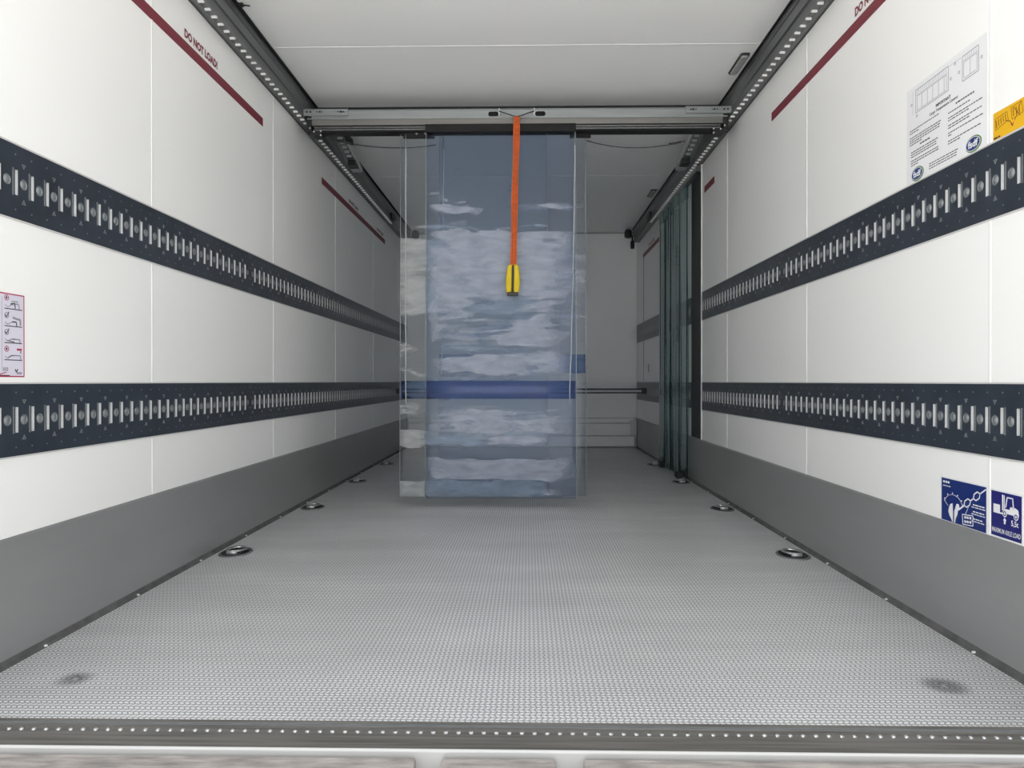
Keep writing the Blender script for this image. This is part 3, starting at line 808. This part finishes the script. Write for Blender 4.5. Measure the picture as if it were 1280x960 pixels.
# ------------------------------------------------------------------ side door strip curtain
root = empty('side_strip_curtain', 'bunched teal tinted clear strips hanging at the side door on the right', 'curtain')
b = MB(); b.box(1.204, 1.236, 5.14, 6.62, 2.130, 2.170); b.build('hanging_rail', M['track'], root)
SP = [(5.44, 5.72, 1.210, .008), (5.66, 5.90, 1.200, .014), (5.84, 6.06, 1.206, .014), (5.98, 6.20, 1.196, .016), (6.14, 6.34, 1.206, .012), (6.26, 6.46, 1.198, .010)]
for k, (ya, yb, x, am) in enumerate(SP):
    mb = MB(); nx, nz = 16, 14; th = .003
    for side in (0, 1):
        for j in range(nz + 1):
            v = j / nz; z = .012 + (2.125 - .012) * v
            for i in range(nx + 1):
                u = i / nx
                xx = x + am * math.sin(u * math.pi * 2 + k * 1.3 + .5 * math.sin(v * 3 + k)) + .006 * math.sin(v * 5 + k) - side * th
                yy = ya + (yb - ya) * u + .02 * math.sin(v * 2.5 + k * 1.7) * (1 - v)
                mb.v.append((xx, yy, z))
    n1 = (nx + 1) * (nz + 1); ix = lambda sd, i, j: sd * n1 + j * (nx + 1) + i
    for j in range(nz):
        for i in range(nx):
            for sd in (0, 1): mb.f.append((ix(sd, i, j), ix(sd, i + 1, j), ix(sd, i + 1, j + 1), ix(sd, i, j + 1))); mb.mi.append(0)
        for i in (0, nx): mb.f.append((ix(0, i, j), ix(1, i, j), ix(1, i, j + 1), ix(0, i, j + 1))); mb.mi.append(1)
    for i in range(nx):
        for j in (0, nz): mb.f.append((ix(0, i, j), ix(0, i + 1, j), ix(1, i + 1, j), ix(1, i, j))); mb.mi.append(1)
    st_ = mb.build('strip', [M['pvc_teal'], M['pvc_teal_edge']], root, smooth=True)
    for yy in (ya, yb):
        b = MB()
        b.tube([(x - .004, yy + .02 * math.sin(v_ * 2.5 + k * 1.7) * (1 - v_), .014 + 2.1 * v_) for v_ in [q / 8 for q in range(9)]], .0040, 6)
        b.build('welded_edge', M['pvc_teal_edge'], st_, smooth=True)
    b = MB(); b.box(x - .02, x + .012, ya + .03, yb - .03, 2.03, 2.122); b.build('top_hem', M['pvc_teal'], root)
for (y, x) in ((6.28, 1.175), (5.60, 1.180)):
    b = MB(); b.box(x - .025, x + .02, y - .05, y + .04, .004, .045); b.build('foot_block', M['blackplastic'], root, bevel=.005)

# ------------------------------------------------------------------ load bar near the bulkhead
root = empty('load_bar', 'grey load bar with black edges spanning the lower rails before the bulkhead', 'bar')
b = MB(); b.box(-1.20, 1.20, 7.45, 7.49, .606, .627); b.build('bar', M['zinc_dark'], root)
for (z0, z1) in ((.627, .641), (.592, .606)):
    b = MB(); b.box(-1.20, 1.20, 7.444, 7.496, z0, z1); b.build('black_edge', M['black'], root)
for s in (-1, 1):
    b = MB(); b.box(s * 1.185, s * 1.235, 7.442, 7.498, .588, .645); b.build('end_fitting', M['blackplastic'], root, bevel=.006)

# ------------------------------------------------------------------ lashing rings in the floor
def ring_part(name, prof, cx, cy, rx, ry, m, parent, k=28):
    """oval of revolution-like section: prof = [(scale, z)...]"""
    b = MB(); rings = [[(cx + rx * q * math.cos(2 * math.pi * j / k), cy + ry * q * math.sin(2 * math.pi * j / k), z) for j in range(k)] for q, z in prof]
    vs = [v for q in rings for v in q]
    fs = [(i * k + j, i * k + (j + 1) % k, (i + 1) * k + (j + 1) % k, (i + 1) * k + j) for i in range(len(prof) - 1) for j in range(k)]
    fs.append(tuple(range((len(prof) - 1) * k, len(prof) * k)))
    b.add(vs, fs); return b.build(name, m, parent, smooth=True)
ORD = ['nearest', 'second', 'third', 'fourth']
for s, nm in ((-1, 'left'), (1, 'right')):
    for k in range(4):
        cy = 3.106 + 1.1205 * k; cx = s * 1.145
        root = empty('floor_lashing_ring', 'oval recessed steel lashing ring in the floor, %s along the %s wall' % (ORD[k], nm), 'lashing ring', 'lashing rings in the floor')
        ring_part('collar', [(1.0, .0005), (.98, .004), (.86, .005), (.84, .0035)], cx, cy, .064, .094, M['zinc_dark'], root)
        ring_part('cup', [(.86, .0056), (.80, .0050), (.55, .0045), (.2, .0042)], cx, cy, .064, .094, M['blackplastic'], root)
        b = MB(); b.tube([(cx + .034 * math.cos(a), cy + .008 + .052 * math.sin(a), .0125 - .002 * math.sin(a)) for a in [2 * math.pi * j / 20 for j in range(21)]], .0065, 8, cap=False)
        b.build('ring', M['chrome'], root, smooth=True)
        b = MB(); b.tube([(cx - .02, cy - .045, .010), (cx + .02, cy - .045, .010)], .009, 8); b.build('ring_pivot', M['zinc'], root, smooth=True)
for (x, y, nm) in ((-1.017, 1.782, 'left'), (1.033, 1.781, 'right')):
    b = MB(); ks = [k * math.pi / 6 for k in range(12)]
    for (r0, z0, r1, z1) in ((.011, .0005, .010, .003), (.006, .003, .004, .0045)):
        b.prism([(x + math.cos(a) * r0, y + math.sin(a) * r0, z0) for a in ks], [(x + math.cos(a) * r1, y + math.sin(a) * r1, z1) for a in ks])
    tag(b.build('floor_bolt', M['zinc_dark']), 'small dull bolt head with dirt in the floor near the sill, %s one' % nm, 'bolt', 'floor bolts by the sill')

# ------------------------------------------------------------------ red load-limit lines and lettering
ZA, ZB = 1.962, 2.002
def stripe(s, y0, y1, label, txts, z=(ZA, ZB), lt=.0024):
    root = empty('load_limit_line', label, 'marking', 'red load limit lines')
    b = MB(); wbox(b, s, -.001, lt, y0, y1, *z); b.build('stripe', M['red'], root)
    for (t0, t1, h) in txts:
        wtext('lettering', 'DO NOT LOAD!', s, t0, t1, 2.017, 2.017 + h, .0009, M['redtext'], root, bold=.05)
stripe(-1, 1.60, 3.691, 'dark red line reading DO NOT LOAD!, near one high on the left wall', [(2.845, 3.150, .034)])
stripe(-1, 4.76, 6.88, 'dark red line high on the left wall, beyond the cross beam', [(5.49, 5.79, .026), (6.52, 6.80, .026)])
stripe(1, 1.60, 3.667, 'dark red line reading DO NOT LOAD!, near one high on the right wall', [(2.745, 2.44, .034)])
stripe(1, 4.787, 5.045, 'short dark red dash on the right wall just before the side door', [])
stripe(1, 6.657, 7.709, 'dark red line on the right wall beyond the side door', [(7.35, 7.02, .026)])

# ------------------------------------------------------------------ labels on the right wall
T0, T1, T2 = -.0005, .0006, .0010
root = empty('cargo_notice', 'white cargo temperature notice with two fsdf logos above the right rail', 'label')
b = MB(); wbox(b, 1, T0, T1, 1.962, 2.372, 1.318, 1.606); b.build('film', M['paper'], root)
g1 = MB(); lw = .0013
wpath(g1, 1, [(2.318, 1.591), (2.141, 1.591), (2.141, 1.523), (2.318, 1.523)], lw * 1.6, T1, T2, True)
wline(g1, 1, (2.314, 1.574), (2.146, 1.574), lw, T1, T2)
wpath(g1, 1, [(2.310, 1.570), (2.150, 1.570), (2.150, 1.528), (2.310, 1.528)], lw, T1, T2, True)
for y in (2.282, 2.251, 2.222, 2.191, 2.162): wline(g1, 1, (y, 1.570), (y, 1.528), lw, T1, T2)
for k in range(16): wline(g1, 1, (2.31 - k * .0105, 1.590), (2.31 - k * .0105, 1.578), lw * .7, T1, T2)
wpath(g1, 1, [(2.072, 1.588), (1.999, 1.588), (1.999, 1.521), (2.072, 1.521)], lw * 1.6, T1, T2, True)
wline(g1, 1, (2.068, 1.574), (2.003, 1.574), lw, T1, T2)
wpath(g1, 1, [(2.066, 1.570), (2.006, 1.570), (2.006, 1.527), (2.066, 1.527)], lw, T1, T2, True)
wline(g1, 1, (2.036, 1.570), (2.036, 1.527), lw, T1, T2)
for y in (2.06, 2.05, 2.04, 2.03, 2.02, 2.01): wline(g1, 1, (y, 1.586), (y, 1.577), lw * .7, T1, T2)
wline(g1, 1, (2.135, 1.588), (2.078, 1.588), lw * .6, T1, T2); wline(g1, 1, (2.335, 1.591), (2.335, 1.523), lw * .6, T1, T2)
for (y, z) in ((2.108, 1.584), (2.343, 1.555), (2.311, 1.512), (2.129, 1.551), (2.088, 1.552), (1.986, 1.551)):
    wring(g1, 1, ell(y, z, .0045, .0045, 12), ell(y, z, .0026, .0026, 12), T1, T2)
g1.build('trailer_diagram', M['greyink'], root)
wtext('heading', 'IMPORTANT', 1, 2.205, 2.128, 1.4985, 1.5080, T2, M['ink'], root, bold=.03)
wtext('subheading', 'Cargo Temperature Control', 1, 2.239, 2.094, 1.4830, 1.4935, T2, M['ink'], root, bold=.028)
tx = MB()
def para(ya, yb, zs, h=.0030, frac=None):
    for i, z in enumerate(zs):
        y = ya; e = yb if not frac or i not in frac else ya + (yb - ya) * frac[i]
        while y > e + .006:
            L = random.uniform(.006, .016); y2 = max(e, y - L)
            wbox(tx, 1, T1, T2, y, y2, z - h / 2, z + h / 2); y = y2 - .003
para(2.353, 2.190, (1.4755, 1.468), frac={1: .35}); para(2.353, 2.178, (1.4535, 1.4465, 1.4395, 1.4325), frac={3: .4})
para(2.293, 2.236, (1.4225,), h=.0045)
para(2.345, 2.195, (1.409, 1.402, 1.395)); para(2.345, 2.185, (1.383, 1.376, 1.369), frac={2: .3})
para(2.104, 2.016, (1.4735,), h=.0045); para(2.141, 2.036, (1.4585,)); para(2.141, 1.976, (1.4445, 1.4375), frac={1: .6})
para(2.141, 1.984, (1.4235, 1.4165), frac={1: .7}); para(2.141, 1.980, (1.4025, 1.3955), frac={1: .15}); para(2.141, 1.986, (1.380, 1.373), frac={1: .4})
para(2.241, 2.091, (1.346, 1.339, 1.332), h=.0028)
tx.build('small_print', M['greyprint'], root)['kind'] = 'stuff'
for (cy, cz, ry, rz) in ((2.307, 1.3365, .036, .0185), (2.021, 1.3365, .036, .0185)):
    b = MB(); wpoly(b, 1, ell(cy, cz, ry, rz + .003, 28), T1, T2); lg = b.build('logo_disc', M['logogreen'], root)
    b = MB(); wpoly(b, 1, ell(cy + .002, cz + .0005, ry * .88, rz * .92, 28), T2, T2 + .0002); wd = b.build('logo_field', M['logoblue'], lg)
    b = MB(); wring(b, 1, ell(cy + .002, cz + .0005, ry * .92, rz * .98, 28), ell(cy + .002, cz + .0005, ry * .86, rz * .90, 28), T2 + .0002, T2 + .0004); b.build('logo_ring', M['white'], lg)
    wtext('logo_lettering', 'fsdf', 1, cy + .024, cy - .021, cz - .0085, cz + .0105, T2 + .0005, M['white'], lg, bold=.035)

root = empty('yellow_notice', 'yellow notice with loading drawings just above the right upper rail', 'label')
b = MB(); wbox(b, 1, T0, T1, 1.700, 1.9365, 1.3165, 1.3845); b.build('film', M['yellow'], root)
g1 = MB()
wpath(g1, 1, [(1.928, 1.368), (1.882, 1.372), (1.876, 1.350), (1.926, 1.340)], .0016, T1, T2, True)
for k in range(5): wline(g1, 1, (1.924 - k * .009, 1.364 + k * .0008), (1.922 - k * .009, 1.345 + k * .002), .003, T1, T2)
wpath(g1, 1, [(1.888, 1.352), (1.870, 1.345), (1.862, 1.333)], .0024, T1, T2)
wpath(g1, 1, [(1.866, 1.376), (1.826, 1.378), (1.822, 1.350), (1.862, 1.346)], .0016, T1, T2, True)
for k in range(3): wline(g1, 1, (1.858 - k * .011, 1.372), (1.856 - k * .011, 1.352), .003, T1, T2)
wline(g1, 1, (1.852, 1.340), (1.828, 1.380), .0022, T1, T2); wline(g1, 1, (1.856, 1.374), (1.832, 1.346), .0022, T1, T2)
g1.build('loading_drawing', M['ochre'], root)
g1 = MB(); wpath(g1, 1, [(1.866, 1.338), (1.860, 1.330), (1.857, 1.338)], .003, T1, T2); g1.build('arrow_mark', M['labelred'], root)
g1 = MB(); tx = g1; para(1.934, 1.902, (1.3205,), h=.004); g1.build('small_print', M['ink'], root)['kind'] = 'stuff'

root = empty('chain_notice', 'navy blue notice with white lashing chain above the right kick plate', 'label')
b = MB(); wbox(b, 1, T0, T1 - .0002, 1.9585, 2.1765, .3195, .4415); b.build('white_border', M['white'], root)
b = MB(); wbox(b, 1, T0, T1, 1.9625, 2.1715, .3195, .4375); b.build('film', M['blue'], root)
g1 = MB()
wline(g1, 1, (2.082, .362), (2.062, .374), .0045, T1, T2); wline(g1, 1, (2.030, .393), (2.020, .399), .0035, T1, T2); wline(g1, 1, (1.987, .418), (1.964, .4315), .0035, T1, T2)
for (cy, cz) in ((2.046, .384), (2.0035, .4085)):
    dy, dz = -.0145, .0085; ny, nz_ = .0045, .0075
    q = [(cy - dy * 1.0 + ny * 0, cz - dz * 1.0), (cy - dy * .5 + ny, cz - dz * .5 + nz_), (cy + dy * .5 + ny, cz + dz * .5 + nz_), (cy + dy, cz + dz), (cy + dy * .5 - ny, cz + dz * .5 - nz_), (cy - dy * .5 - ny, cz - dz * .5 - nz_)]
    wpath(g1, 1, q, .0032, T1, T2, True)
g1.build('chain', M['white'], root)
g1 = MB()
arc = ell(2.112, .366, .044, .030, 18, R(15), R(168))
wpath(g1, 1, arc, .0010, T1, T2)
for a in (25, 55, 85, 115, 145, 165):
    wpoly(g1, 1, ell(2.112 + .048 * math.cos(R(a)), .366 + .034 * math.sin(R(a)), .0026, .0022, 6), T1, T2)
wline(g1, 1, (2.158, .376), (2.138, .362), .001, T1, T2)
g1.build('angle_gauge', M['white'], root)
g1 = MB()
for (cy, a0, a1) in ((2.116, 100, 262), (2.104, -82, 80)):
    pass
wpoly(g1, 1, [(2.116, .372), (2.126, .369), (2.134, .357), (2.136, .346), (2.130, .336), (2.120, .326), (2.117, .321), (2.114, .321), (2.114, .345)], T1, T2)
wpoly(g1, 1, [(2.096, .374), (2.086, .374), (2.080, .360), (2.090, .356), (2.092, .345), (2.100, .334), (2.104, .321), (2.108, .321), (2.107, .352)], T1, T2)
g1.build('load_halves', M['greyink'] if False else M['paper'], root)
g1 = MB()
wpath(g1, 1, [(2.069, .350), (2.020, .354), (2.020, .327), (2.066, .324)], .0022, T1, T2, True)
for (y, z) in ((2.055, .344), (2.044, .345), (2.032, .346), (2.055, .333), (2.044, .334), (2.032, .335)): wbox(g1, 1, T1, T2, y + .004, y - .004, z - .003, z + .003)
wline(g1, 1, (2.055, .352), (2.040, .374), .001, T1, T2)
g1.build('load_table', M['paper'], root)
tx = MB()
para(2.163, 2.132, (.4275,), h=.006); para(2.163, 2.124, (.4165,), h=.0022)
for z in (.384, .366, .347): para(2.020, 1.970, (z,), h=.0028); para(2.026, 1.967, (z - .0065,), h=.0022)
tx.build('small_print', M['white'], root)['kind'] = 'stuff'

root = empty('axle_load_notice', 'violet blue maximum axle load notice with white forklift, right of the chain notice', 'label')
b = MB(); wbox(b, 1, T0, T1 - .0002, 1.8190, 1.9455, .3195, .4390); b.build('white_border', M['white'], root)
b = MB(); wbox(b, 1, T0, T1, 1.8235, 1.9415, .3225, .4345); b.build('film', M['blue2'], root)
fk = empty('forklift_drawing', 'white forklift pictogram'); fk.parent = root
for nm_, polys in (('load', [[(1.932, .402), (1.906, .402), (1.906, .380), (1.932, .380)]]),
                   ('mast', [[(1.8975, .429), (1.8935, .429), (1.893, .391), (1.8975, .390)], [(1.891, .428), (1.888, .428), (1.887, .391), (1.891, .391)], [(1.906, .384), (1.890, .384), (1.890, .380), (1.906, .380)]]),
                   ('cab', [[(1.880, .426), (1.856, .426), (1.856, .423), (1.878, .423)], [(1.8795, .425), (1.876, .425), (1.882, .399), (1.8855, .399)], [(1.858, .425), (1.855, .425), (1.852, .400), (1.856, .400)]]),
                   ('body', [[(1.890, .3955), (1.868, .3955), (1.866, .403), (1.846, .403), (1.836, .399), (1.833, .384), (1.890, .384)]])):
    g1 = MB()
    for p_ in polys: wpoly(g1, 1, p_, T1, T2)
    g1.build(nm_, M['white'], fk)
for (cy, cz) in ((1.887, .3835), (1.8435, .3825)):
    g1 = MB(); wpoly(g1, 1, ell(cy, cz, .0088, .0088, 18), T2, T2 + .0002); wpoly(g1, 1, ell(cy, cz, .0030, .0030, 10), T2 + .0004, T2 + .0006)
    g1.build('wheel', M['white'], fk)
    g1 = MB(); wring(g1, 1, ell(cy, cz, .0062, .0062, 18), ell(cy, cz, .0036, .0036, 18), T2 + .0003, T2 + .0005); g1.build('tyre_gap', M['blue2'], fk)
g1 = MB(); wpoly(g1, 1, [(1.890, .3575), (1.884, .3575), (1.884, .366), (1.8805, .366), (1.887, .373), (1.8935, .366), (1.890, .366)], T1, T2); g1.build('axle_arrow', M['white'], root)
wtext('weight_lettering', '5,5t', 1, 1.862, 1.835, .3555, .3715, T2, M['white'], root, bold=.02)
wtext('lettering', 'MAXIMUM AXLE LOAD', 1, 1.9375, 1.8270, .3315, .3435, T2, M['white'], root, bold=.010)

# ------------------------------------------------------------------ tail-lift notice on the left wall
root = empty('tail_lift_notice', 'pale notice with red border and pictograms on the left wall', 'label')
b = MB(); wbox(b, -1, T0, T1, 1.700, 1.9285, .720, .931); b.build('film', M['lilac'], root)
b = MB(); wpath(b, -1, [(1.702, .722), (1.927, .722), (1.927, .929), (1.702, .929)], .003, T1, T2, True); b.build('red_border', M['labelred'], root)
blk, rd, gy = MB(), MB(), MB()
for oy in (0.0, -.082):
    wline(gy, -1, (1.845 + oy, .735), (1.845 + oy, .92), .0010, T1, T2)
    for z in (.919, .791):
        wring(rd, -1, ell(1.862 + oy, z, .0082, .0075, 16), ell(1.862 + oy, z, .0062, .0056, 16), T1, T2)
        wpoly(blk, -1, ell(1.862 + oy, z, .003, .0036, 8), T1, T2)
    for z in (.875, .833):
        wring(blk, -1, ell(1.862 + oy, z, .0075, .0072, 14), ell(1.862 + oy, z, .0064, .0060, 14), T1, T2)
        wpath(blk, -1, [(1.857 + oy, z + .001), (1.861 + oy, z - .004), (1.871 + oy, z + .009)], .0022, T1, T2)
    for z in (.892, .8485, .8065, .7635):
        wline(blk, -1, (1.854 + oy, z), (1.919 + oy, z), .0022, T1, T2)
        wpath(gy, -1, [(1.856 + oy, z + .009), (1.866 + oy, z + .004), (1.880 + oy, z + .010), (1.892 + oy, z + .011)], .0020, T1, T2)
    wpath(blk, -1, [(1.876 + oy, .904), (1.892 + oy, .907), (1.894 + oy, .894)], .003, T1, T2)
    wpath(gy, -1, [(1.892 + oy, .906), (1.906 + oy, .906), (1.909 + oy, .894)], .0035, T1, T2)
    wline(gy, -1, (1.880 + oy, .911), (1.905 + oy, .912), .003, T1, T2)
    wpath(gy, -1, [(1.884 + oy, .871), (1.898 + oy, .868), (1.913 + oy, .867), (1.913 + oy, .852)], .0055, T1, T2)
    wpath(blk, -1, [(1.882 + oy, .860), (1.898 + oy, .860), (1.899 + oy, .850)], .003, T1, T2)
    wpath(gy, -1, [(1.882 + oy, .816), (1.911 + oy, .816), (1.911 + oy, .808)], .003, T1, T2); wpath(blk, -1, [(1.866 + oy, .812), (1.890 + oy, .809)], .002, T1, T2)
    wbox(rd, -1, T1, T2, 1.900 + oy, 1.918 + oy, .788, .793); wpath(gy, -1, [(1.915 + oy, .787), (1.913 + oy, .781)], .005, T1, T2)
    wpath(gy, -1, [(1.868 + oy, .770), (1.880 + oy, .775), (1.912 + oy, .775), (1.915 + oy, .765)], .003, T1, T2)
wline(blk, -1, (1.76, .7245), (1.873, .7245), .0018, T1, T2); wpath(rd, -1, [(1.800, .727), (1.840, .728), (1.862, .733)], .002, T1, T2)
for k in range(4): wline(gy, -1, (1.850 + k * .005, .735), (1.850 + k * .005, .745), .003, T1, T2)
wpath(blk, -1, [(1.893, .740), (1.898, .733), (1.903, .741)], .003, T1, T2); wbox(gy, -1, T1, T2, 1.899, 1.918, .728, .733)
for mb_, nm_, m_ in ((blk, 'black_pictograms', 'ink'), (rd, 'red_pictograms', 'labelred'), (gy, 'grey_pictograms', 'greyink')):
    mb_.build(nm_, M[m_], root)['kind'] = 'stuff'

# small latch slot on the far right wall
b = MB(); wbox(b, 1, -.0005, .006, 7.325, 7.372, .80, .88)
tag(b.build('latch_plate', M['jamb'], bevel=.004), 'small upright latch plate on the wall beyond the side door', 'latch')
